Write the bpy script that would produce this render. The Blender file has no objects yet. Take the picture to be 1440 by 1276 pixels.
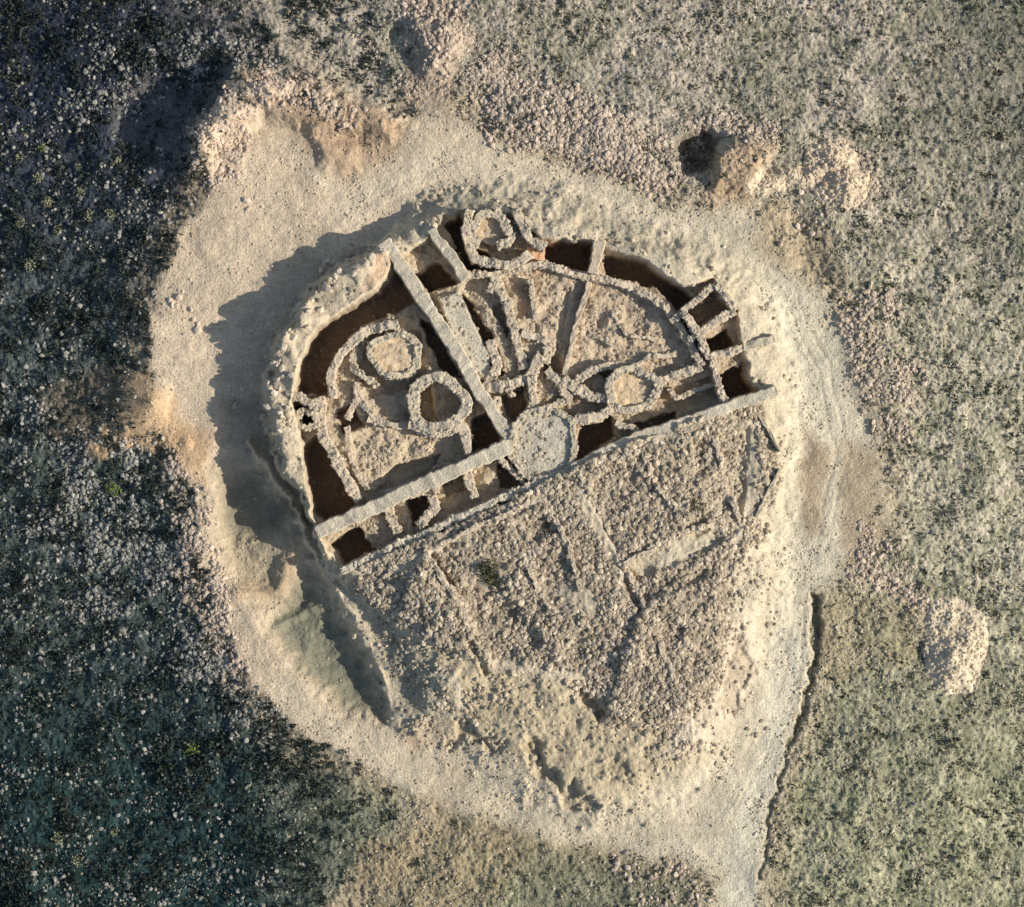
import bpy, math, numpy as np
from mathutils import Vector
rng=np.random.default_rng(7)
S=0.05; CX,CY=720.,638.
def W(px,py): return (np.asarray(px,float)-CX)*S,(CY-np.asarray(py,float))*S
# ---------- noise
TB=rng.random((16,256,256)).astype(np.float32)
def vn(x,y,s):
    T=TB[s%16]; x=x+s*17.3; y=y+s*9.1
    xi=np.floor(x).astype(np.int64); yi=np.floor(y).astype(np.int64)
    fx=(x-xi).astype(np.float32); fy=(y-yi).astype(np.float32)
    fx=fx*fx*(3-2*fx); fy=fy*fy*(3-2*fy)
    x0=xi&255;x1=(xi+1)&255;y0=yi&255;y1=(yi+1)&255
    a=T[y0,x0]*(1-fx)+T[y0,x1]*fx; b=T[y1,x0]*(1-fx)+T[y1,x1]*fx
    return (a*(1-fy)+b*fy)*2-1
def fbm(x,y,scale,s,o=4,g=0.5):
    r=0;a=1;t=0
    for i in range(o):
        f=2.03**i/scale; r=r+a*vn(x*f,y*f,s+i*3); t+=a; a*=g
    return r/t
def ss(a,b,x):
    t=np.clip((x-a)/(b-a),0,1); return t*t*(3-2*t)
# ---------- grid in plan units (1 unit = 5 cm)
ST=1.6; M=130
fx=np.arange(-M,1440+M,ST); fy=np.arange(-M,1276+M,ST)
ext=np.cumsum(6*1.32**np.arange(33))
gx=np.concatenate([fx[0]-ext[::-1],fx,fx[-1]+ext]); gy=np.concatenate([fy[0]-ext[::-1],fy,fy[-1]+ext])
X,Y=np.meshgrid(gx,gy); NY,NX=X.shape
n1=fbm(X,Y,60,1,4); n2=fbm(X,Y,60,2,4)
s1=fbm(X,Y,14,4,3); s2=fbm(X,Y,14,5,3)
def region(pts,warp,swarp,pad):
    P=np.array(pts,float); x0,y0=P.min(0)-pad; x1,y1=P.max(0)+pad
    i0=np.searchsorted(gx,x0);i1=np.searchsorted(gx,x1);j0=np.searchsorted(gy,y0);j1=np.searchsorted(gy,y1)
    sl=(slice(j0,j1),slice(i0,i1))
    return P,sl,X[sl]+warp*n1[sl]+swarp*s1[sl],Y[sl]+warp*n2[sl]+swarp*s2[sl]
def segd(x,y,a,b):
    dx,dy=b[0]-a[0],b[1]-a[1]; L=dx*dx+dy*dy+1e-9
    t=np.clip(((x-a[0])*dx+(y-a[1])*dy)/L,0,1)
    return np.hypot(x-a[0]-t*dx,y-a[1]-t*dy)
def polysd(x,y,P):
    d=np.full(x.shape,1e9); ins=np.zeros(x.shape,bool)
    n=len(P)
    for i in range(n):
        a,b=P[i],P[(i+1)%n]; d=np.minimum(d,segd(x,y,a,b))
        c=((a[1]>y)!=(b[1]>y))
        if a[1]!=b[1]:
            c&=(x<(b[0]-a[0])*(y-a[1])/(b[1]-a[1])+a[0]); ins^=c
    return np.where(ins,d,-d)
def pmask(pts,e=5,warp=6,sw=3):
    P,sl,x,y=region(pts,warp,sw,e+warp+sw+12)
    return sl,ss(-e,e,polysd(x,y,P))
def lmask(pts,w,e=5,warp=6,sw=3):
    P,sl,x,y=region(pts,warp,sw,w+e+warp+sw+12)
    d=np.full(x.shape,1e9)
    for a,b in zip(P[:-1],P[1:]): d=np.minimum(d,segd(x,y,a,b))
    return sl,ss(w/2+e,w/2-e,d)
LF=0.86; CM=0.66
def C(r,g,b):
    c=np.array([r,g,b])/255.; c=np.where(c<0.04045,c/12.92,((c+0.055)/1.055)**2.4)/LF
    return c*min(1.,CM/c.max())
# ---------- outlines
RING=[(560,190),(600,150),(640,160),(700,200),(760,235),(850,258),(940,290),(1000,300),(1050,290),(1090,350),(1150,400),(1190,450),(1205,540),(1235,620),(1240,700),(1225,760),(1200,810),(1150,835),(1145,900),(1130,1000),(1095,1090),(1075,1160),(1070,1300),(1002,1300),(1010,1225),(960,1205),(880,1200),(760,1175),(640,1130),(540,1090),(430,1035),(370,975),(325,890),(300,820),(275,740),(270,680),(240,615),(205,590),(215,540),(210,480),(232,400),(250,330),(290,270),(290,215),(320,165),(370,130),(440,170),(500,215)]
MOUND=[(610,290),(700,270),(800,285),(860,320),(930,345),(1000,365),(1045,395),(1080,440),(1105,520),(1100,620),(1090,700),(1070,760),(1090,810),(1085,860),(1070,930),(1050,990),(1010,1050),(950,1100),(890,1130),(838,1145),(780,1120),(730,1090),(680,1070),(630,1050),(580,1030),(552,1000),(535,930),(510,880),(480,820),(450,760),(425,700),(395,650),(375,600),(378,550),(392,490),(425,430),(475,375),(540,345),(575,312)]
EXC=[(415,555),(430,500),(448,462),(500,432),(545,398),(556,370),(600,342),(625,308),(660,298),(725,305),(760,342),(832,342),(852,355),(905,372),(955,405),(1003,393),(1035,440),(1038,480),(1058,550),(1085,552),(900,615),(805,655),(740,690),(610,752),(483,802),(450,750),(428,625)]
P,sl,xw,yw=region(RING,12,8,1e9)
dring=polysd(xw,yw,P); do=np.maximum(-dring,0)
left=ss(820,230,X+0.12*(Y-638))
slope=0.04+0.21*left
Z=-14*(1-np.exp(-slope*do*S/14))
Z+=fbm(X,Y,240,6,3)*0.5*ss(0,150,do)+fbm(X,Y,2600,3,3)*9*ss(900,5000,do)
Z+=fbm(X,Y,45,7,4)*(0.20+0.12*ss(0,30,do))
fine=fbm(X,Y,6,9,3,0.8)
Z+=fine*(0.03+0.12*ss(0,20,do))
# ---------- base colours
cR=C(176,166,142); cTR=C(168,156,138); cBR=C(158,153,124)
cL=C(88,94,88); cTL=C(56,60,70); cBL=C(48,66,64)  # left slope: dark scrub tones with a bluish vignette cast mixed into albedo
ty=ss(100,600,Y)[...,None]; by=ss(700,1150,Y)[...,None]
R=cTR*(1-ty)+cR*ty; R=R*(1-by)+cBR*by
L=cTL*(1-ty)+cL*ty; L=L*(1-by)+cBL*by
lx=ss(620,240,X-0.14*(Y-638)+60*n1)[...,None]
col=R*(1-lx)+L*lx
def paintm(sl,m,c,k=1.0):
    m=(m*k)[...,None]; col[sl]=col[sl]*(1-m)+np.asarray(c)*m
ALL=(slice(0,NY),slice(0,NX))
veg=fbm(X,Y,20,11,5,0.85)
vm=ss(0.02,0.26,veg); col=col*(1-vm[...,None]*np.array([.36,.31,.37]))
col*= (1+0.16*ss(0.03,0.25,-veg))[...,None]
paintm(ALL,ss(0,.3,fbm(X,Y,130,3,4,.6))*(1-lx[...,0]),C(122,122,98),.35)
m=ss(1180,1440,X-0.35*Y+70*n1)*0.6; paintm(ALL,m,C(80,87,72))
paintm(ALL,ss(-60,-5,dring)*(1-ss(0,10,dring)),C(174,154,126),.6)
ew=9+16*ss(700,1150,X); pr=ss(-ew,ew*.8,dring)
a=ss(300,1150,X)[...,None]; rc=C(192,173,146)*(1-a)+C(192,180,154)*a
rc=rc*(1+0.28*fbm(X,Y,80,12,6,.7)+0.10*fbm(X,Y,9,13,3))[...,None]
col=col*(1-pr[...,None])+rc*pr[...,None]
def paint(pts,c,k=1,e=6,warp=8,sw=5,line=None):
    if line: sl,m=lmask(pts,line,e,warp,sw)
    else: sl,m=pmask(pts,e,warp,sw)
    paintm(sl,m,c,k); return sl,m
noveg=np.zeros_like(X)
def clear(r): noveg[r[0]]=np.maximum(noveg[r[0]],r[1])
clear(paint([(340,-60),(400,50),(470,110),(560,190)],C(168,155,135),0.8,8,line=34))
clear(paint([(455,1330),(520,1235),(590,1170),(640,1100)],C(166,149,122),0.8,9,line=50))
paint([(1040,1330),(1045,1200),(1090,1050),(1110,900)],C(198,189,166),0.7,10,line=44)
clear(paint([(560,1170),(570,1100)],C(150,140,120),0.7,5,line=12))
clear(paint([(600,120),(625,60),(600,-20)],C(180,156,134),0.6,14,line=60))
clear(paint([(1040,300),(1090,262),(1160,225)],C(208,192,164),0.9,8,line=26))
clear(paint([(1200,800),(1270,830),(1320,870)],C(176,160,132),0.5,12,line=24))
paint([(480,300),(600,235),(720,250),(860,290),(960,320)],C(212,196,170),0.6,14,line=36)
paint([(1090,420),(1150,520),(1175,640),(1160,760),(1120,860)],C(202,192,168),0.5,20,line=60)
paint([(400,980),(520,1060),(680,1120),(860,1160),(1000,1160)],C(190,176,150),0.5,14,line=50)
paint([(430,240),(480,270),(545,345)],C(210,192,166),0.8,4,line=8)
for off in (-9,9):
    for pts in ([(300,700),(330,840),(420,960),(540,1050),(700,1115),(880,1165),(1010,1165),(1060,1080),(1110,960),(1120,860),(1160,760),(1185,640),(1160,520),(1100,400),(1020,340)],[(470,320),(560,270),(640,240),(760,255),(900,300),(1000,335)]):
        Pq=np.array(pts,float); Tq=np.gradient(Pq,axis=0); Tq/=np.linalg.norm(Tq,axis=1)[:,None]; Pq=Pq+np.stack([-Tq[:,1],Tq[:,0]],-1)*off
        sl,m=lmask([tuple(p) for p in Pq],4,3,10,2); m=m*pr[sl]*(.5+.5*ss(-.2,.3,n2[sl])); Z[sl]-=.04*m; paintm(sl,m,C(172,157,130),.35)
for pts,c,k in [
 ([(340,95),(420,100),(520,150),(570,170),(560,215),(490,250),(440,215),(400,160),(345,140)],C(166,141,114),.8),
 ([(150,120),(200,95),(260,110),(335,95),(345,130),(285,170),(262,215),(230,235),(180,225),(150,180)],C(96,93,90),.9),
 ([(50,560),(100,520),(190,505),(215,560),(200,600),(120,640),(60,620)],C(108,98,82),.9),
 ([(160,590),(190,520),(240,560),(300,640),(290,680),(240,640),(180,640),(110,640)],C(194,163,125),.9),
 ([(980,230),(1040,190),(1090,200),(1050,290),(990,280)],C(170,145,116),.8),
 ([(1060,290),(1110,280),(1180,330),(1190,400),(1120,400),(1070,350)],C(164,147,119),.8),
 ([(1130,600),(1170,640),(1160,740),(1130,760),(1125,680)],C(152,130,102),.7),
 ([(1180,620),(1240,640),(1240,760),(1190,800)],C(154,134,106),.7),
 ([(1150,835),(1290,850),(1300,930),(1180,960),(1140,930)],C(144,132,102),.6),
 ([(500,1190),(640,1150),(760,1190),(700,1276),(520,1300)],C(152,135,106),.7),
 ([(560,1010),(640,1020),(650,1050),(580,1050)],C(166,138,104),.7),
 ([(230,600),(300,600),(300,650),(260,650)],C(174,144,112),.6),
 ([(730,1185),(900,1212),(985,1225),(980,1320),(720,1320)],C(104,102,84),.6),
 ([(390,360),(440,350),(430,430),(350,450)],C(168,152,128),.4),
 ([(1240,820),(1310,850),(1320,900),(1270,880)],C(174,156,128),.5)]:
    r=paint(pts,c,k,14,12,8); clear((r[0],r[1]*.8))
def rise(pts,h,e=14,w=8,sw=6):
    sl,m=pmask(pts,e,w,sw); Z[sl]+=h*m
rise([(330,85),(400,95),(500,140),(560,165),(545,190),(440,180),(370,160),(300,200),(290,240),(262,235),(270,180)],1.3,16)
rise([(150,130),(250,105),(300,110),(290,160),(240,220),(170,220)],-.6,22)
rise([(440,190),(500,215),(500,240),(460,235)],.5,12)
rise([(1000,215),(1050,190),(1085,205),(1050,265),(1005,265)],1.1,14,5)
rise([(585,30),(640,35),(650,90),(600,110)],.8,18)
rise([(1120,300),(1180,340),(1170,400),(1120,380)],-.5,18)
rise([(700,130),(900,190),(950,250),(880,240),(760,200),(690,170)],.4,20)
rise([(1180,440),(1250,430),(1290,600),(1240,600),(1200,520)],.3,20)
for cx_,cy_,h0,sl_ in [(216,566,.9,.50),(262,625,.3,.5)]:
    d=np.hypot(X-cx_,(Y-cy_)*1.0)*S; cone=h0-sl_*d*(1+.10*n1)+.05*s1; Z=np.where((cone>Z)&(dring<25),cone,Z)
# ---------- mound
P,slm,xx,yy=region(MOUND,8,10,90); dm=polysd(xx,yy,P)
Xm,Ym=X[slm],Y[slm]
sw_=ss(740,880,Ym)*ss(780,560,Xm)
so_=ss(940,1060,Ym)
ed=10+28*ss(820,1080,Xm)+30*sw_+30*so_*ss(560,700,Xm)+22*ss(400,320,Ym)*ss(520,620,Xm); ed=np.minimum(ed,48); mm=ss(-ed,ed,dm)
hz=2.5-1.2*ss(800,1120,Ym)-1.2*ss(940,1090,Xm)-1.1*sw_*ss(140,0,dm)-1.0*ss(400,300,Ym)*ss(520,620,Xm)*ss(60,10,dm)
rimb=ss(60,20,np.abs(dm))*ss(640,470,Xm)*ss(700,560,Ym)
rough=.3+.7*ss(20,60,dm)*ss(400,480,Ym)+.15*rimb
hz=hz+fbm(Xm,Ym,50,8,4)*0.4+0.15*rough*fbm(Xm,Ym,8,6,3,.7)+rimb*(.1+.75*np.maximum(fbm(Xm,Ym,26,5,2),-.3))
Z[slm]=Z[slm]*(1-mm)+hz*mm
mc_=ss(-12-.3*ed,10,dm)
paintm(slm,mc_,C(182,168,143),0.7)
nshade=ss(30,5,np.abs(dm))*ss(400,330,Ym)*ss(540,600,Xm); paintm(slm,nshade*(.5+.5*ss(-.2,.2,n2[slm])),C(150,141,120),.6)  # soft shading of the mound's north face, painted in as greyer colour
pl=[(570,765),(700,700),(800,665),(860,640),(1060,572),(1092,650),(1060,740),(1020,790),(1015,860),(1010,930),(965,1000),(900,1025),(840,1005),(790,940),(700,930),(560,880),(500,820)]
paint(pl,C(156,142,121),.9,12)
paint([(560,900),(700,930),(800,950),(850,1010),(960,1020),(990,1060),(860,1125),(780,1100),(690,1050),(600,1015)],C(176,160,130),.8,18)
paint([(1020,880),(1060,850),(1075,930),(1040,990),(980,1050),(930,1060),(960,1010),(1010,960)],C(212,194,168),.85,10)
paint([(590,1000),(560,960),(545,900),(600,900),(640,940),(640,1010)],C(158,152,132),.7,10)
paint([(1000,600),(1050,580),(1090,640),(1050,740),(1010,790),(1000,700)],C(184,170,144),.5,14)
bare=[]
for pts,w in [([(812,690),(858,770),(905,855)],15),([(766,700),(800,760),(815,830)],9),([(1052,600),(1052,700),(1030,760)],15),([(560,800),(640,760),(760,700)],12),([(640,940),(650,1000)],10),([(700,930),(820,950)],12),([(700,700),(735,760)],8)]:
    bare.append(paint(pts,C(186,172,148),.9,3,3,3,line=w))
bare.append(paint([(868,792),(950,755),(1000,738),(1012,766),(950,790),(885,818)],C(184,172,147),.9,5,10,9))
bare.append(paint([(780,830),(820,815),(845,850),(830,870)],C(172,160,136),.8,6,6,5))
bare.append(paint([(660,790),(700,780),(715,810),(680,835)],C(176,160,134),.5,8,6,5))
for pts,h,e in [([(868,792),(950,755),(1000,738),(1012,766),(950,790),(885,818)],-.2,4),([(820,690),(862,765),(905,850),(960,800),(1040,740),(1050,600),(860,650)],-.3,3),([(900,850),(1010,800),(1010,930),(960,1000),(900,1020),(850,1000)],.35,5),
   ([(555,880),(600,770),(640,830),(690,935)],.4,5),([(640,830),(690,800),(760,900),(700,930)],-.3,8),([(735,735),(765,720),(780,745),(755,760)],-.45,6),([(960,740),(985,720),(995,740),(975,755)],-.4,5),([(610,775),(640,820),(632,828),(600,782)],-.6,3),([(880,810),(905,850),(896,858),(870,816)],-.5,3),([(665,895),(692,940),(683,946),(656,900)],-.5,3),([(820,960),(850,1000),(840,1012),(808,970)],-.6,4),
   ([(970,620),(985,612),(992,660),(976,668)],-.35,4),([(690,840),(730,850),(725,870),(690,862)],-.35,5),([(930,870),(960,880),(950,905),(925,895)],-.35,6),([(760,880),(800,900),(790,925),(755,905)],.3,8),([(870,900),(900,900),(905,930),(875,935)],.3,8)]:
    sl,m=pmask(pts,e,3,3); Z[sl]+=h*m
for pts,d in [([(738,1035),(750,1038),(768,1075),(800,1100),(840,1130),(838,1142),(800,1125),(758,1090)],-.55),([(1035,880),(1060,930),(1025,1000),(1000,985)],-.3),([(640,1020),(700,1042),(690,1055),(630,1040)],-.4),([(860,1060),(880,1090),(850,1100),(845,1080)],-.3)]:
    sl,m=pmask(pts,8,14,18); Z[sl]+=d*m; paintm(sl,m,C(136,122,98),.4)
# lower-left ditch
DITCH=[(312,660),(330,640),(372,660),(400,705),(432,765),(478,850),(515,910),(540,950),(545,1005),(490,995),(440,955),(395,905),(380,860),(335,830),(308,770)]
sl,m=pmask(DITCH,24,14,9); Z[sl]+=(-.75+.35*n1[sl]+.16*s1[sl])*m; paintm(sl,m,C(158,144,118),.8)
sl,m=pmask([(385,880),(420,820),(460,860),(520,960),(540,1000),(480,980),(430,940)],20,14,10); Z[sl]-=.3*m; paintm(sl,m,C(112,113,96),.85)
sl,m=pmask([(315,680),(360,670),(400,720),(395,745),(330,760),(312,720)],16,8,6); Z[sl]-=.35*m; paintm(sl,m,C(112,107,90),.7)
sl,m=lmask([(335,835),(385,825),(420,775)],20,12,10); Z[sl]+=.5*m; paintm(sl,m,C(172,148,118),.7)
sl,m=lmask([(395,880),(430,860),(470,850)],10,8,8); Z[sl]+=.35*m
sl,m=pmask([(310,560),(380,560),(400,640),(350,640),(310,620)],14,6,5); Z[sl]-=.5*m; paintm(sl,m,C(148,135,112),.5)
RD=[(350,620),(375,652),(405,700),(425,738),(450,790),(482,835),(515,890),(538,940),(550,1000)]
sl,m=lmask(RD,8,5,6,7); m=m*(.7+.6*s2[sl]); tgt=1.15-.75*ss(720,960,Y[sl])+.4*n2[sl]; Z[sl]=np.where(Z[sl]<tgt,Z[sl]*(1-m)+tgt*m,Z[sl]); paintm(sl,np.clip(m,0,1),C(200,184,158),.75)
sl,m=pmask([(455,800),(485,830),(540,920),(560,990),(600,1000),(580,930),(530,850)],12,8,6); Z[sl]-=.4*m; paintm(sl,m,C(160,150,127),.6)
# east roadside bank
sl,m=pmask([(1142,835),(1154,842),(1154,900),(1136,1005),(1102,1088),(1081,1170),(1073,1240),(1068,1240),(1076,1165),(1096,1090),(1126,1000),(1138,930)],3,6,7); Z[sl]-=.6*m*(.4+.6*ss(1080,880,Y[sl]))*(.75+.6*s2[sl]); paintm(sl,m,C(96,90,66),.6)  # narrow cut; the dark colour paints in the bank's shadow along it
sl,m=pmask([(950,200),(985,180),(1010,195),(1000,235),(960,245)],8,4,4); Z[sl]-=1.2*m; paintm(sl,m,C(96,80,64),.8)
sl,m=lmask([(560,40),(545,60),(570,75)],16,8); Z[sl]-=.3*m
# ---------- excavated area
P,sle,xx,yy=region(EXC,2,4,30); de=polysd(xx,yy,P); me=ss(-2,2,de)
Z[sle]=Z[sle]*(1-me)+(.9+fbm(X[sle],Y[sle],22,3,4)*0.4+.08*fbm(X[sle],Y[sle],6,6,2))*me
paintm(sle,me,C(176,160,135),1)
PITS=[([(418,553),(430,502),(450,464),(502,432),(547,402),(560,376),(585,425),(560,438),(520,452),(492,474),(472,512),(462,556)],-1.3),
([(578,388),(616,372),(640,398),(602,413)],-1.7),([(626,318),(648,306),(664,345),(690,362),(692,385),(664,392)],-1.3),
([(766,350),(800,344),(835,344),(829,389),(800,378),(765,376)],-1.6),
([(850,360),(903,375),(955,408),(978,422),(952,436),(918,407),(870,392),(849,389)],-1.6),
([(963,440),(1005,412),(1022,440),(984,462)],.0),([(986,482),(1022,464),(1033,490),(995,504)],-1.4),
([(1006,527),(1040,514),(1056,552),(1018,571)],-2),
([(429,626),(452,608),(470,640),(505,708),(462,736),(444,715),(434,665)],-2),
([(466,762),(506,742),(527,772),(486,794)],-1.7),([(575,700),(603,688),(607,715),(580,738)],-.9),
([(662,592),(690,580),(704,622),(664,634)],-1.3),([(812,598),(856,582),(866,615),(812,648)],-1.4),
([(650,415),(690,465),(708,528),(682,534),(660,480),(640,425)],-.5),([(592,448),(610,462),(652,532),(628,524),(602,485)],-1.1),
([(706,556),(734,546),(744,590),(722,604)],-.2),([(474,580),(500,570),(512,600),(484,612)],-.3),
([(622,640),(600,668),(560,680),(530,690),(560,650)],.1),([(893,598),(945,580),(948,590),(900,612)],-.3),
([(620,672),(655,660),(668,684),(628,700)],.2),([(700,650),(738,668),(735,684),(700,688)],-.1),
([(690,430),(715,425),(725,465),(708,475)],.3),
([(420,570),(450,565),(455,590),(428,598)],-.3),([(585,545),(605,535),(610,600),(590,600)],.0),([(520,470),(590,465),(600,520),(585,545),(520,560),(505,520)],.6),
([(790,415),(800,405),(790,520),(775,525)],.6),([(905,560),(1000,530),(1008,560),(950,582)],.6),([(760,505),(785,500),(790,525),(765,530)],.1),([(835,520),(860,512),(850,535)],.1)]
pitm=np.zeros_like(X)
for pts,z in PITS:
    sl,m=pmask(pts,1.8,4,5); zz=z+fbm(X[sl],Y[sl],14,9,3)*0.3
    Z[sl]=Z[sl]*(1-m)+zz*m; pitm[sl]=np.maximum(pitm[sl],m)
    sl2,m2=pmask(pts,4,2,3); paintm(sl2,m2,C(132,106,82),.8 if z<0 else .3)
paint([(615,420),(645,412),(690,500),(690,535),(660,530)],C(188,180,160),.85,3,2,2)
sl,m=pmask([(615,420),(645,412),(690,500),(690,535),(660,530)],2,2,2); Z[sl]=Z[sl]*(1-m)+(1.5+.04*s1[sl])*m
paint([(750,385),(850,392),(930,430),(975,510),(850,530),(790,540),(765,470)],C(184,164,138),.7,5)
paint([(490,600),(560,590),(640,620),(600,660),(520,690)],C(190,171,142),.8,5)
paint([(720,400),(745,395),(755,440),(735,455)],C(170,134,100),.6,5)
paint([(735,335),(780,345),(760,385),(720,372)],C(200,154,118),.7,5)
paint([(530,360),(560,360),(540,400),(510,415)],C(202,166,132),.6,5)
OV=[(722,602),(742,580),(775,574),(803,592),(808,630),(800,662),(765,676),(738,668),(718,640)]
sl,m=pmask(OV,3,1,2); Z[sl]=Z[sl]*(1-m)+(1.9+.08*s1[sl])*m; paintm(sl,m,C(184,174,154),.9)
out_=(1-pr)
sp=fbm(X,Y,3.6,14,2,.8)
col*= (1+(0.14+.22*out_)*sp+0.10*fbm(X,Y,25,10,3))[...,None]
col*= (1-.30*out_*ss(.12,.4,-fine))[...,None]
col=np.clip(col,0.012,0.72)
# ---------- samplers
i0=len(ext)
def samp(A,px,py):
    u=np.clip((np.asarray(px)-fx[0])/ST,0,len(fx)-1.01); v=np.clip((np.asarray(py)-fy[0])/ST,0,len(fy)-1.01)
    ui=u.astype(int); vi=v.astype(int); a=(u-ui); b=(v-vi); ui=ui+i0; vi=vi+i0
    if A.ndim==3: a=a[:,None]; b=b[:,None]
    return (A[vi,ui]*(1-a)+A[vi,ui+1]*a)*(1-b)+(A[vi+1,ui]*(1-a)+A[vi+1,ui+1]*a)*b
# ---------- mesh helper
def mk(name,verts,faces,cols,mat,smooth=False):
    me=bpy.data.meshes.new(name); nv=len(verts); nf,k=faces.shape
    me.vertices.add(nv); me.vertices.foreach_set("co",np.asarray(verts,np.float32).ravel())
    me.loops.add(nf*k); me.loops.foreach_set("vertex_index",faces.astype(np.int32).ravel())
    me.polygons.add(nf); me.polygons.foreach_set("loop_start",(np.arange(nf)*k).astype(np.int32))
    try: me.polygons.foreach_set("loop_total",np.full(nf,k,np.int32))
    except Exception: pass
    me.update(calc_edges=True)
    me.polygons.foreach_set("use_smooth",np.full(nf,smooth,bool))
    ca=me.color_attributes.new("Col",'FLOAT_COLOR','POINT')
    c4=np.ones((nv,4),np.float32); c4[:,:3]=cols; ca.data.foreach_set("color",c4.ravel())
    me.materials.append(mat); o=bpy.data.objects.new(name,me); bpy.context.scene.collection.objects.link(o)
    return o
def mat(name,kind):
    m=bpy.data.materials.new(name); m.use_nodes=True; nt=m.node_tree; N=nt.nodes; Lk=nt.links
    b=N["Principled BSDF"]; b.inputs["Roughness"].default_value=.95
    b.inputs["Specular IOR Level"].default_value=.1
    at=N.new("ShaderNodeAttribute"); at.attribute_name="Col"
    geo=N.new("ShaderNodeNewGeometry")
    nz=N.new("ShaderNodeTexNoise"); nz.inputs["Scale"].default_value={'ground':6,'stone':9,'leaf':6}[kind]; nz.inputs["Detail"].default_value=6; nz.inputs["Roughness"].default_value=.8
    Lk.new(geo.outputs["Position"],nz.inputs["Vector"])
    mr=N.new("ShaderNodeMapRange"); mr.inputs[1].default_value=.25; mr.inputs[2].default_value=.75
    a,bb={'ground':(.6,1.42),'stone':(.8,1.2),'leaf':(.7,1.3)}[kind]; mr.inputs[3].default_value=a; mr.inputs[4].default_value=bb
    Lk.new(nz.outputs["Fac"],mr.inputs[0])
    mx=N.new("ShaderNodeVectorMath"); mx.operation='SCALE'
    Lk.new(at.outputs["Color"],mx.inputs[0]); Lk.new(mr.outputs[0],mx.inputs["Scale"])
    Lk.new(mx.outputs[0],b.inputs["Base Color"])
    if kind!='leaf':
        bp=N.new("ShaderNodeBump"); bp.inputs["Strength"].default_value=.7; bp.inputs["Distance"].default_value=.08 if kind=='ground' else .04
        h=nz.outputs["Fac"]
        if kind=='ground':
            vo=N.new("ShaderNodeTexVoronoi"); vo.inputs["Scale"].default_value=6; Lk.new(geo.outputs["Position"],vo.inputs["Vector"])
            ad=N.new("ShaderNodeMath"); ad.operation='MULTIPLY_ADD'; ad.inputs[1].default_value=-.6; Lk.new(vo.outputs["Distance"],ad.inputs[0]); Lk.new(nz.outputs["Fac"],ad.inputs[2]); h=ad.outputs[0]
        Lk.new(h,bp.inputs["Height"]); Lk.new(bp.outputs[0],b.inputs["Normal"])
    return m
MG=mat("earth_ground",'ground'); MS=mat("rubble_stone",'stone'); MV=mat("shrub_foliage",'leaf')
wx,wy=W(X,Y); V=np.stack([wx,wy,Z],-1).reshape(-1,3)
idx=np.arange(NY*NX).reshape(NY,NX)
F=np.stack([idx[:-1,:-1],idx[1:,:-1],idx[1:,1:],idx[:-1,1:]],-1).reshape(-1,4)
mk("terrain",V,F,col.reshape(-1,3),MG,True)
# ---------- stones
t=(1+5**.5)/2
ICO=np.array([(-1,t,0),(1,t,0),(-1,-t,0),(1,-t,0),(0,-1,t),(0,1,t),(0,-1,-t),(0,1,-t),(t,0,-1),(t,0,1),(-t,0,-1),(-t,0,1)],float); ICO/=np.linalg.norm(ICO[0])
IF=np.array([(0,11,5),(0,5,1),(0,1,7),(0,7,10),(0,10,11),(1,5,9),(5,11,4),(11,10,2),(10,7,6),(7,1,8),(3,9,4),(3,4,2),(3,2,6),(3,6,8),(3,8,9),(4,9,5),(2,4,11),(6,2,10),(8,6,7),(9,8,1)])
OCT=np.array([(1,0,0),(-1,0,0),(0,1,0),(0,-1,0),(0,0,1),(0,0,-1)],float); OF=np.array([(0,2,4),(2,1,4),(1,3,4),(3,0,4),(2,0,5),(1,2,5),(3,1,5),(0,3,5)])
def stone_arrays(p,r,c,flat=.7,lo=False):
    B_,BF=(OCT,OF) if lo else (ICO,IF); nb=len(B_)
    n=len(p); q=rng.normal(size=(n,4)); q/=np.linalg.norm(q,axis=1)[:,None]; w,x,y,z=q.T
    Rm=np.stack([1-2*(y*y+z*z),2*(x*y-z*w),2*(x*z+y*w),2*(x*y+z*w),1-2*(x*x+z*z),2*(y*z-x*w),2*(x*z-y*w),2*(y*z+x*w),1-2*(x*x+y*y)],-1).reshape(n,3,3)
    sc=rng.uniform(.6,1.3,(n,1,3)); v=B_[None]*sc*rng.uniform(.75,1.2,(n,nb,1)); v=np.einsum('nij,nkj->nki',Rm,v)
    v[:,:,2]*=flat; v*=np.asarray(r)[:,None,None]; v+=p[:,None,:]
    f=(BF[None]+nb*np.arange(n)[:,None,None]).reshape(-1,3)
    return v.reshape(-1,3),f,np.repeat(c,nb,0)
FX,FY=np.meshgrid(fx,fy); FS=(slice(i0,i0+len(fy)),slice(i0,i0+len(fx)))
def scatter(D,n):
    D=np.clip(D,0,None); c=np.cumsum(D.ravel()); k=np.searchsorted(c,rng.random(n)*c[-1]); k=np.clip(k,0,D.size-1)
    jy,jx=np.divmod(k,D.shape[1]); return fx[jx]+rng.uniform(-.5,.5,n)*ST, fy[jy]+rng.uniform(-.5,.5,n)*ST
def dens(pts,e=18):
    A=np.zeros_like(X); sl,m=pmask(pts,e,22,14); A[sl]=m; return A[FS]
def stones(name,D,n,rlo,rhi,cfun,sink=.25,flat=.7,lo=False,pw=3):
    px,py=scatter(D,n); r=(rlo+(rhi-rlo)*rng.random(n)**pw)
    z=samp(Z,px,py)+r*flat*(.5-sink); x,y=W(px,py)
    c=cfun(px,py,n); v,f,cc=stone_arrays(np.stack([x,y,z],-1),r,c,flat,lo); return mk(name,v,f,cc,MS)
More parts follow.
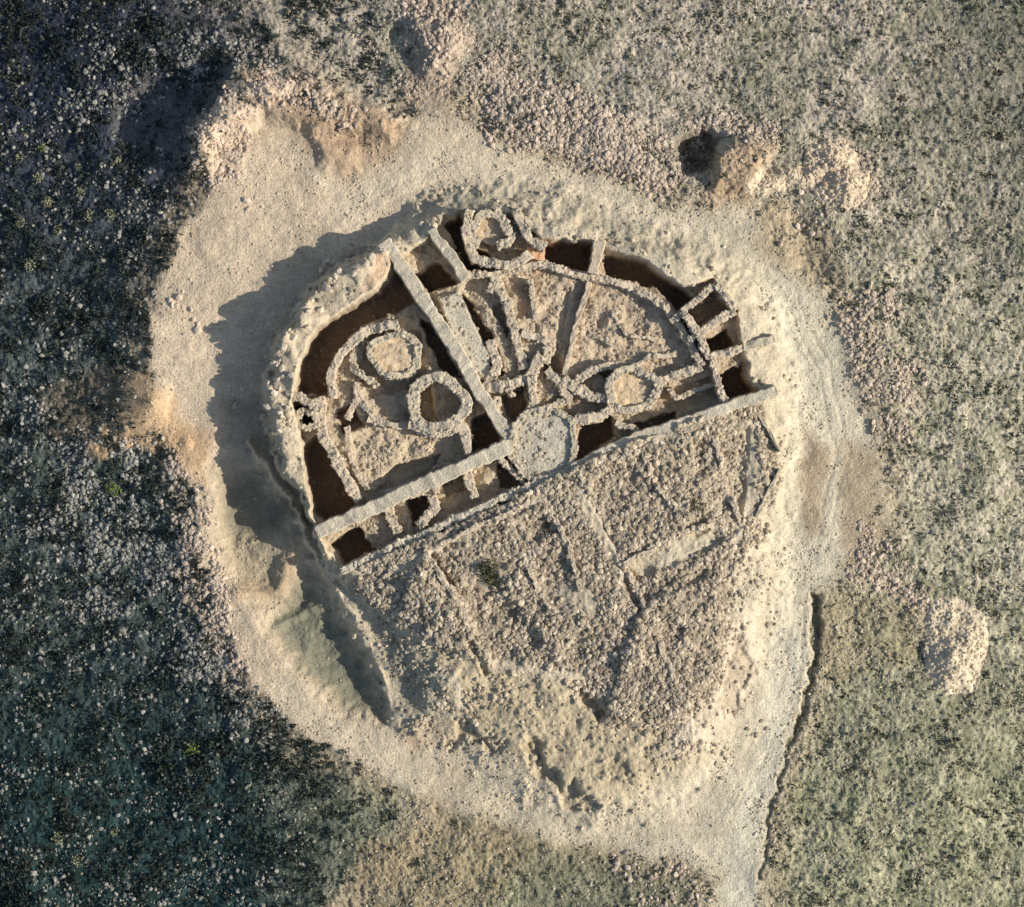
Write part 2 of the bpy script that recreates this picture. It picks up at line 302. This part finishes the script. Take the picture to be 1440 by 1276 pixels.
def cpal(a,b,mixg=.0,var=(.75,1.2)):
    a=np.array(a);b=np.array(b)
    def fn(px,py,n):
        t=rng.random((n,1)); c=(a*(1-t)+b*t)
        if mixg: c=c*(1-mixg)+samp(col,px,py)*mixg
        return np.clip(c*rng.uniform(var[0],var[1],(n,1)),.02,.75)
    return fn
nf=fbm(FX,FY,40,15,4,.6); nf2=fbm(FX,FY,14,13,3,.6)
exm=np.zeros_like(X); exm[sle]=me; exF=exm[FS]
lm=dens(pl,10)*(1-exF)
bm=np.zeros_like(X)
for sl,m in bare: bm[sl]=np.maximum(bm[sl],m)
bF=1-ss(.2,.7,bm[FS])
lm=lm*bF*(.2+.8*ss(-.3,.1,nf+.6*nf2))
mp=cpal(C(198,182,158),C(140,126,106),.3,(.6,1.25))
stones("mound_rubble",lm,17000,.06,.26,mp)
mF=np.zeros_like(X); mF[slm]=mm; mF=mF[FS]
stones("mound_rubble",mF*bF*(1-exF)*(.12+ss(.0,.3,nf))*(1-.7*ss(1000,1080,FX))*(1-.6*ss(1000,1080,FY))*(1-.6*ss(620,540,FY)),7000,.05,.22,mp)
stones("excavation_rubble",exF*(1-.7*pitm[FS])*(.06+ss(-.1,.2,nf2)),6500,.04,.18,cpal(C(194,178,154),C(148,132,110),.3,(.7,1.15)),flat=.55)
D=dens([(650,120),(700,85),(800,120),(900,170),(950,230),(960,262),(900,262),(780,225),(690,190)])+.8*dens([(575,0),(620,-10),(660,80),(620,100),(580,60)])\
 +1.2*dens([(265,180),(320,140),(345,150),(350,230),(280,260)],10)+.8*dens([(225,620),(270,660),(290,760),(340,900),(345,960),(300,920),(255,800),(235,700)],12)\
 +.6*dens([(1180,430),(1250,420),(1290,520),(1290,620),(1240,610),(1200,520)])+1*dens([(960,170),(1040,150),(1100,185),(1090,215),(1040,185),(970,190)],8)\
 +.6*dens([(360,80),(420,100),(480,150),(530,160),(500,190),(430,150),(360,130)],10)+.4*dens([(1220,740),(1300,820),(1290,850),(1200,800)],14)\
 +.35*dens([(850,1210),(960,1200),(1000,1290),(900,1290)],14)+.5*dens([(1140,225),(1215,215),(1240,270),(1180,300)],14)
stones("hillside_rubble",D*(.25+ss(-.25,.2,nf+.5*nf2)),14000,.06,.24,cpal(C(206,186,166),C(160,144,126),.2))
D=dens([(30,560),(200,620),(240,760),(330,960),(400,1060),(250,1000),(120,900),(20,700)],40)+.6*dens([(180,640),(240,660),(300,900),(330,980),(230,960),(190,800)],20)+.9*dens([(120,60),(300,40),(410,70),(330,95),(220,120),(150,190),(90,150)],20)+.15*ss(520,200,FX)
D=D*(1-pr[FS])*(1-.9*noveg[FS])
stones("slope_scree",D*(.1+ss(-.1,.3,nf+.4*nf2)),13000,.05,.21,cpal(C(172,165,151),C(118,117,110),.15))
D=(1-pr[FS])*(ss(250,700,FX)*.9+.2)*(1-.6*ss(1150,1400,FX-.35*FY+150))
stones("scattered_stones",D*(.12+ss(-.1,.35,nf)),34000,.04,.15,cpal(C(206,191,167),C(146,135,117),.3),lo=True)
D=pr[FS]*(1-mF)*(.1+ss(.1,.4,nf)+.6*ss(-30,0,-dring[FS])); stones("track_gravel",D,8000,.03,.12,cpal(C(206,192,168),C(160,146,122),.4),lo=True)
# ---------- walls
def resample(pts,step):
    P=np.array(pts,float); d=np.r_[0,np.cumsum(np.hypot(*np.diff(P,axis=0).T))]; n=max(2,int(d[-1]/step)+1); s=np.linspace(0,d[-1],n)
    return np.stack([np.interp(s,d,P[:,0]),np.interp(s,d,P[:,1])],-1)
def wall(name,pts,w,zt,zb,stone=True,c=(186,172,148),closed=False,rough=1.0,sr=.105):
    if stone: w=w*.9
    Q=resample(pts,3.); n=len(Q); Q0=Q.copy()
    kx=(2.4 if stone else 1.2)*(.6 if closed else 1)
    Q=Q+np.stack([vn(Q0[:,0]/18,Q0[:,1]/18,3),vn(Q0[:,0]/18,Q0[:,1]/18,8)],-1)*kx
    T=np.gradient(Q,axis=0)
    if closed: T[0]=T[-1]=Q[1]-Q[-2]
    T/=np.linalg.norm(T,axis=1)[:,None]+1e-9; Nn=np.stack([-T[:,1],T[:,0]],-1)
    zt=np.interp(np.linspace(0,1,n),np.linspace(0,1,len(zt)),zt) if np.ndim(zt) else np.full(n,float(zt))
    zt=zt+((.22*vn(Q[:,0]/20,Q[:,1]/20,6)+.10*vn(Q[:,0]/6,Q[:,1]/6,12)) if stone else .09*vn(Q[:,0]/16,Q[:,1]/16,6))
    ww=w*(1+((.18*vn(Q[:,0]/13,Q[:,1]/13,11)+.12*vn(Q[:,0]/5,Q[:,1]/5,9)) if stone else rough*(.16*vn(Q[:,0]/13,Q[:,1]/13,11)+.10*vn(Q[:,0]/5,Q[:,1]/5,9))))
    rows=[]
    US=[(-.56,0),(-.5,1),(-.42,2),(.0,2),(.42,2),(.5,1),(.56,0)]
    for u,top in US:
        edge=abs(u)>.3
        p=Q+Nn*(u*ww[:,None]+(vn(Q0[:,0]/5+u*2,Q0[:,1]/5,7)[:,None]*1.3*rough if edge else 0)); x,y=W(p[:,0],p[:,1])
        z=np.full(n,float(zb)) if top==0 else zt-(.12 if top==1 else 0)-(.03 if stone else 0)+vn(Q0[:,0]/6+u*5,Q0[:,1]/6,2)*.04*rough
        rows.append(np.stack([x,y,z],-1))
    V=np.stack(rows,1)
    if closed: V[-1]=V[0]
    k=7; ii=np.arange(n-1)[:,None]*k+np.arange(k-1)[None]; F=np.stack([ii,ii+1,ii+k+1,ii+k],-1).reshape(-1,4)
    base=C(*c); cc=np.tile(base,(n*k,1))*rng.uniform(.88,1.06,(n*k,1))*(.95 if stone else 1)
    if not stone: cc*=np.repeat(1+.14*vn(Q[:,0]/9,Q[:,1]/9,13),k)[:,None]
    caps=np.array([[0,1,5,6],[1,2,4,5]]); e=(n-1)*k
    F=np.concatenate([F,caps,caps[:,::-1]+e]); V=V.reshape(-1,3)
    ft=np.concatenate([F[:,[0,1,2]],F[:,[0,2,3]]])
    ax=np.arange(n); Lm=n*3*S; P_=[];R_=[]
    if stone:
        A=Lm*w*S; m=int(A/(sr*sr*2.2))+6
        k2=rng.uniform(0,n-1,m); u=rng.uniform(-.5,.5,m)
        hgt=max(.3,float(zt.mean()-zb)); mc=int(Lm*2*hgt/(sr*sr*10)); k3=rng.uniform(0,n-1,mc); u3=rng.choice([-.49,.49],mc)
        kk=np.r_[k2,k3]; uu=np.r_[u,u3]; wk=np.interp(kk,ax,ww)
        px=np.interp(kk,ax,Q[:,0])+np.interp(kk,ax,Nn[:,0])*uu*wk; py=np.interp(kk,ax,Q[:,1])+np.interp(kk,ax,Nn[:,1])*uu*wk
        zi=np.interp(kk,ax,zt); pz=np.r_[zi[:m]+rng.uniform(-.10,.0,m),zb+(zi[m:]-zb)*rng.random(mc)]
        x,y=W(px,py); P_.append(np.stack([x,y,pz],-1)); R_.append((.5+1.2*rng.random(len(px))**2.5)*sr)
    mt=int(Lm*(5 if stone else 4)); kk=rng.uniform(0,n-1,mt); uu=rng.choice([-1,1],mt)*(.5+rng.exponential(.28 if stone else .12,mt))
    px=np.interp(kk,ax,Q[:,0])+np.interp(kk,ax,Nn[:,0])*uu*w; py=np.interp(kk,ax,Q[:,1])+np.interp(kk,ax,Nn[:,1])*uu*w
    x,y=W(px,py); r=(.4+1.3*rng.random(mt)**2.5)*sr; P_.append(np.stack([x,y,samp(Z,px,py)+r*.2],-1)); R_.append(r)
    P_=np.concatenate(P_);R_=np.concatenate(R_); sc=C(*c)*rng.uniform(.74,1.12,(len(R_),1))
    v,f,c2=stone_arrays(P_,R_,sc,.5)
    f=f+len(V); V=np.concatenate([V,v]); ft=np.concatenate([ft,f]); cc=np.concatenate([cc,c2])
    return mk(name,V,ft,np.clip(cc,0,.75),MS if stone else MG,False)
def ell(cx,cy,rx,ry,a0=0,a1=360,rot=0):
    a=np.radians(np.linspace(a0,a1,max(8,int(abs(a1-a0)/10)))); k=1+.07*np.sin(a*3+cx)+.04*np.sin(a*5+cy)
    x=rx*k*np.cos(a);y=ry*k*np.sin(a);r=math.radians(rot)
    return list(zip(cx+x*math.cos(r)-y*math.sin(r),cy+x*math.sin(r)+y*math.cos(r)))
B="excavation_balk"
wall(B,[(543,345),(590,415),(640,490),(672,548),(722,622)],19,[2.5,2.4,2.2,2.1],-1.4,False,(184,172,150))
wall(B,[(608,328),(632,360),(656,396)],15,2.4,-1.4,False,(182,170,148))
wall(B,[(842,343),(832,388)],15,2.4,-1.4,False,(188,171,146))
wall(B,[(832,388),(812,450),(792,535)],7,1.4,.6,False,(186,170,146))
wall(B,[(448,748),(520,716),(585,686),(655,655),(720,624)],20,2.3,-1.4,False,(187,175,152))
wall(B,[(806,660),(850,636),(900,614),(990,584),(1088,551)],16,2.3,-1.6,False,(192,180,156))
wall(B,[(1008,500),(1085,478)],12,1.6,0,False,(184,172,148))
wall(B,[(1060,575),(1094,635)],4,1.6,.2,False,(180,168,144))
wall(B,[(1094,660),(1060,725)],4,1.5,.2,False,(180,168,144))
D_="dry_stone_wall"
wall(D_,[(482,802),(545,772),(610,745),(680,712),(745,682),(806,660)],11,2.15,-.5,c=(190,178,156))
for pts,w,z in [([(700,395),(712,430),(725,470),(735,520)],13,1.5),([(655,392),(700,385),(760,375),(830,392),(890,405),(935,435),(965,480),(985,515)],10,1.8),
 ([(955,440),(1003,402)],10,2.2),([(1003,402),(1028,440)],9,2.3),([(955,440),(980,470),(1028,440)],11,2.2),([(980,470),(992,505),(1035,492)],11,2.1),
 ([(940,455),(958,440)],9,2.0),([(965,480),(980,470)],9,2.0),
 ([(985,515),(940,532),(905,540)],12,1.7),([(1000,508),(1006,530),(1018,572)],11,2.1),([(865,575),(835,588),(806,592)],13,2.1),
 ([(468,560),(470,520),(492,488),(530,462),(560,455)],13,1.9),([(452,560),(455,610),(475,650),(508,705)],15,1.9),([(500,540),(515,575),(545,600)],10,1.4),
 ([(575,598),(620,612),(650,600),(660,640)],13,2.0),([(605,682),(612,715),(590,740)],13,1.9),([(655,655),(668,700)],11,2.0),([(700,640),(735,676)],8,1.9),
 ([(540,700),(560,750)],14,1.5),([(680,545),(720,540),(745,530),(760,500)],16,1.7),([(745,530),(750,560),(745,590)],13,1.9),
 ([(790,535),(830,560),(855,560)],14,1.7),([(735,470),(770,480),(765,510)],12,1.5),([(800,545),(830,520),(870,515)],11,1.6),
 ([(660,300),(655,330),(670,365),(715,378),(745,360)],13,2.2),([(725,300),(745,340),(765,350)],13,2.2),([(395,565),(420,560),(455,575)],12,2.3),
 ([(865,595),(890,600),(895,612)],9,2.0),([(940,545),(950,560),(1000,540)],7,1.4),([(690,480),(700,510),(690,540)],14,1.7),([(770,520),(800,560),(770,575)],12,1.6),
 ([(520,590),(560,600),(575,598)],9,1.4),([(488,600),(492,640),(520,690)],8,1.3),([(890,520),(915,500),(950,500)],7,1.4),([(745,395),(752,450)],8,1.5),([(700,385),(690,415)],10,1.7),
 ([(700,560),(705,600),(730,625)],9,1.9),([(715,545),(722,560)],8,1.8),([(860,440),(880,470),(920,480)],6,1.25),([(830,470),(860,490)],6,1.2),([(505,560),(490,590)],8,1.5),([(570,700),(600,690)],7,1.7)]:
    wall(D_,pts,w,z,z-1.8,c=(190,174,150))
def low(pts,w,h):
    P=np.array(pts,float); z=samp(Z,P[:,0],P[:,1]); wall(D_,pts,w,list(z+h),float(z.min())-.6,c=(188,172,148),sr=.12)
low([(815,665),(850,735),(905,850)],7,.24); low([(905,850),(950,960),(985,990)],7,.2); low([(560,790),(620,765),(745,705)],7,.22); low([(600,775),(640,835),(692,940)],7,.25)
low([(870,795),(950,752),(1008,735)],7,.25); low([(760,690),(800,770),(815,830)],6,.2); low([(1000,600),(1015,680),(1040,740)],7,.22); low([(700,700),(740,790),(800,900)],6,.18)
low([(900,640),(925,690),(960,720)],6,.2); low([(850,735),(930,700),(1015,680)],6,.18)
Rg="circular_stone_structure"
wall(Rg,ell(557,500,34,29),10,1.8,.2,closed=True); wall(Rg,ell(557,503,57,51,120,260),9,1.4,.2)
wall(Rg,ell(617,568,37,35),15,2.1,-.6,closed=True)
wall(Rg,ell(887,549,34,28,rot=-10),11,2.0,.2,closed=True)
wall(Rg,ell(692,328,27,22,110,420,rot=20),12,2.1,.2)
wall(Rg,OV+[OV[0]],8,2.1,.2,closed=True,sr=.1)
wall(Rg,ell(434,590,14,12),8,2.0,.2,closed=True)
wall(Rg,ell(640,682,26,20,170,400,rot=-20),8,2.0,.2)
def disc(name,cx,cy,rx,ry,z,c,rot=0):
    rr=np.linspace(.004,1,14); a=np.linspace(0,2*np.pi,61)[:-1]; r_,a_=np.meshgrid(rr,a,indexing='ij')
    x=rx*r_*np.cos(a_);y=ry*r_*np.sin(a_);q=math.radians(rot); px=cx+x*math.cos(q)-y*math.sin(q);py=cy+x*math.sin(q)+y*math.cos(q)
    wx,wy=W(px,py); V=np.stack([wx,wy,z-.05*r_+.07*vn(px/7,py/7,3)+.03*vn(px/2.5,py/2.5,4)],-1).reshape(-1,3)
    F=np.array([(i*60+j,i*60+(j+1)%60,(i+1)*60+(j+1)%60,(i+1)*60+j) for i in range(13) for j in range(60)])[:,::-1]
    mk(name,V,F,C(*c)*(1+.12*vn(px/6,py/6,7).ravel()[:,None]),MG,True)
disc("hut_floor",557,500,31,27,1.55,(204,181,148)); disc("hut_floor",887,549,31,25,1.7,(202,178,144),-10); disc("hut_floor",692,328,24,19,1.5,(188,168,140),30)
# ---------- boulders
def boulders(name,P,r0,r1,c):
    P=np.array(P,float); n=len(P); r=r0+(r1-r0)*rng.random(n)**2; x,y=W(P[:,0],P[:,1]); z=samp(Z,P[:,0],P[:,1])+r*.15
    v,f,cc=stone_arrays(np.stack([x,y,z],-1),r,C(*c)*rng.uniform(.8,1.15,(n,1)),.8); mk(name,v,f,cc,MS)
Q=resample([(380,610),(386,550),(400,490),(432,436),(480,386),(540,352)],9); Q=np.repeat(Q,2,0)+rng.normal(0,11,(len(Q)*2,2))
boulders("rim_boulders",Q,.12,.42,(186,171,150))
Q=np.concatenate([rng.normal(c,s,(k,2)) for c,s,k in [((250,420),12,14),((275,462),6,5),((350,285),8,7),((450,376),9,12),((340,540),14,12),((385,515),10,10),((1130,300),20,20),((660,820),40,14),((900,880),50,14),((600,850),25,12)]])
boulders("boulders",Q,.1,.35,(200,182,160))
# ---------- spoil heaps (irregular, several tipped loads each)
def heap(name,lobes,c,st=0):
    L_=np.array(lobes,float); x0=(L_[:,0]-L_[:,2]).min()-8;x1=(L_[:,0]+L_[:,2]).max()+8;y0=(L_[:,1]-L_[:,3]).min()-8;y1=(L_[:,1]+L_[:,3]).max()+8
    ax=np.arange(x0,x1,1.6);ay=np.arange(y0,y1,1.6); px,py=np.meshgrid(ax,ay)
    wxp=px+6*vn(px/20,py/20,3)+2*vn(px/6,py/6,4); wyp=py+6*vn(px/20,py/20,5)+2*vn(px/6,py/6,6)
    h=np.full(px.shape,-1.)
    for (a,b,rx,ry,hh) in lobes: h=np.maximum(h,hh*(1-np.hypot((wxp-a)/rx,(wyp-b)/ry)))
    g=np.where(h>0,h,h*.6); hfun=np.where(h>0,h*(1+.25*vn(px/9,py/9,8))+.03,np.maximum(g,-.3))
    z=samp(Z,px.ravel(),py.ravel()).reshape(px.shape)+hfun; ny,nx=px.shape
    wx,wy=W(px,py); V=np.stack([wx,wy,z],-1).reshape(-1,3); id_=np.arange(nx*ny).reshape(ny,nx)
    F=np.stack([id_[:-1,:-1],id_[1:,:-1],id_[1:,1:],id_[:-1,1:]],-1).reshape(-1,4)
    keep=(h.ravel()[F]>-.25).any(1); F=F[keep]
    cc=C(*c)*(1+.1*vn(px/8,py/8,9).ravel()[:,None]); o=mk(name,V,F,cc,MG,True)
    if st:
        D=np.clip(h,0,None)**.5; cs=np.cumsum(D.ravel()); k=np.searchsorted(cs,rng.random(st)*cs[-1]*.999)
        s=.04+.11*rng.random(st)**2; v,f,c2=stone_arrays(V[k]+np.stack([rng.uniform(-.05,.05,st),rng.uniform(-.05,.05,st),s*.2],-1),s,C(*c)*rng.uniform(.8,1.08,(st,1)))
        o2=mk("stones",v,f,c2,MS); o2.parent=o
heap("spoil_heap",[(1342,922,46,56,.8),(1336,875,32,36,.55),(1355,900,38,54,.7)],(222,204,174),700)
heap("spoil_heap",[(1172,225,42,32,.85),(1190,255,34,38,.9),(1150,245,28,18,.4)],(218,197,167),600)
heap("spoil_heap",[(1110,248,50,12,.55),(1078,262,30,14,.4)],(210,192,163),200)
heap("spoil_heap",[(330,160,34,14,.5),(296,190,26,20,.5),(380,128,40,14,.5)],(196,174,150),300)
# ---------- vegetation
def tufts(name,D,n,r0,r1,ca,cb,k=12,pw=2.2):
    px,py=scatter(D,n); r=r0+(r1-r0)*rng.random(n)**pw; z=samp(Z,px,py); x,y=W(px,py); p=np.stack([x,y,z],-1)
    d=rng.normal(size=(n,k,3)); d[...,2]=np.abs(d[...,2])*.8; d/=np.linalg.norm(d,axis=2)[...,None]; ctr=d*rng.uniform(.3,.95,(n,k,1))
    ctr*=rng.uniform(.7,1.2,(n,1,3))
    a=rng.normal(size=(n,k,3)); b=rng.normal(size=(n,k,3)); a/=np.linalg.norm(a,axis=2)[...,None]; b/=np.linalg.norm(b,axis=2)[...,None]
    s=rng.uniform(.25,.5,(n,k,1)); v=np.stack([ctr+a*s,ctr+b*s,ctr-(a+b)*s*.6],2)*r[:,None,None,None]; v[...,2]*=.8; v+=p[:,None,None,:]
    t=rng.random((n,1)); c=(ca*(1-t)+cb*t)*rng.uniform(.7,1.25,(n,1)); cc=np.repeat(c,k*3,0)*np.repeat(rng.uniform(.7,1.3,(n*k,1)),3,0)
    mk(name,v.reshape(-1,3),np.arange(n*k*3).reshape(-1,3),np.clip(cc,.01,.4),MV)
vf=fbm(FX,FY,30,9,4,.6); off=(1-ss(.2,.8,pr[FS]))*(1-.85*noveg[FS])
DR=off*(.2+ss(0,.3,vf))
tufts("hillside_shrubs",DR*ss(450,800,FX),14000,.07,.38,np.array([.055,.060,.036]),np.array([.11,.112,.07]),10,3.4)
tufts("slope_shrubs",DR*ss(660,380,FX),18000,.10,.50,np.array([.024,.033,.028]),np.array([.062,.074,.054]),11)
tufts("dry_grass_tufts",off*(.2+ss(-.1,.2,-vf))*ss(300,600,FX),9000,.06,.2,np.array([.20,.185,.125]),np.array([.33,.30,.22]),8)
def bushes(name,P,r0,r1,ca,cb):
    n=len(P); P=np.array(P,float); k=130; r=rng.uniform(r0,r1,n); x,y=W(P[:,0],P[:,1]); p=np.stack([x,y,samp(Z,P[:,0],P[:,1])],-1)
    d=rng.normal(size=(n,k,3)); d[...,2]=np.abs(d[...,2]); d/=np.linalg.norm(d,axis=2)[...,None]; lump=1+.25*np.sin(d[...,:1]*5+x[:,None,None])*np.cos(d[...,1:2]*6)
    ctr=d*rng.uniform(.5,1,(n,k,1))*lump; a=rng.normal(size=(n,k,3));b=rng.normal(size=(n,k,3)); a/=np.linalg.norm(a,axis=2)[...,None]; b/=np.linalg.norm(b,axis=2)[...,None]
    v=np.stack([ctr+a*.17,ctr+b*.17,ctr-(a+b)*.1],2)*r[:,None,None,None]+p[:,None,None,:]
    t=rng.random((n,k,1)); c=np.array(ca)*(1-t)+np.array(cb)*t
    mk(name,v.reshape(-1,3),np.arange(n*k*3).reshape(-1,3),np.repeat(c.reshape(-1,3),3,0),MV)
bushes("pale_bushes",[(18,215),(45,245),(60,280),(103,230),(108,265),(120,300),(35,370),(20,310),(75,320),(152,300),(160,225),(96,1222),(150,1180),(70,1190)],.35,.6,(.24,.25,.14),(.42,.40,.25))
bushes("green_bushes",[(150,685),(158,690),(50,202),(270,1055),(262,1060)],.4,.6,(.16,.20,.06),(.28,.31,.10))
bushes("shrub",[(688,805),(695,815),(682,798),(690,795)],.5,.75,(.05,.06,.03),(.12,.12,.06))
bushes("shrub",[(770,745),(980,712),(974,706)],.35,.55,(.05,.06,.03),(.12,.12,.06))
# ---------- light and camera
sc=bpy.context.scene
EL=29.; AZv=(1.0,-0.14)
el=math.radians(EL); hv=math.hypot(*AZv); dx,dy=AZv[0]/hv*math.cos(el),AZv[1]/hv*math.cos(el); dz=math.sin(el)
l=bpy.data.lights.new("sun",'SUN'); l.energy=5.0; l.angle=math.radians(.5); l.color=(1,.945,.85)
so=bpy.data.objects.new("sun",l); so.rotation_euler=Vector((dx,dy,dz)).to_track_quat('Z','Y').to_euler(); so.location=(60,10,60); sc.collection.objects.link(so)
w=bpy.data.worlds.new("World"); sc.world=w; w.use_nodes=True; nt=w.node_tree; bg=nt.nodes["Background"]
sky=nt.nodes.new("ShaderNodeTexSky"); sky.sky_type='NISHITA'; sky.sun_disc=False; sky.sun_elevation=el; sky.sun_rotation=math.atan2(dx,dy)
nt.links.new(sky.outputs[0],bg.inputs[0]); bg.inputs[1].default_value=.125
cam=bpy.data.cameras.new("camera"); H=180; cam.lens=36*H/72.; cam.sensor_width=36; cam.clip_end=6000; cam.clip_start=1
co=bpy.data.objects.new("camera",cam); co.location=(0,0,H); sc.collection.objects.link(co); sc.camera=co
sc.view_settings.view_transform='Standard'; sc.view_settings.look='None'; sc.view_settings.exposure=0
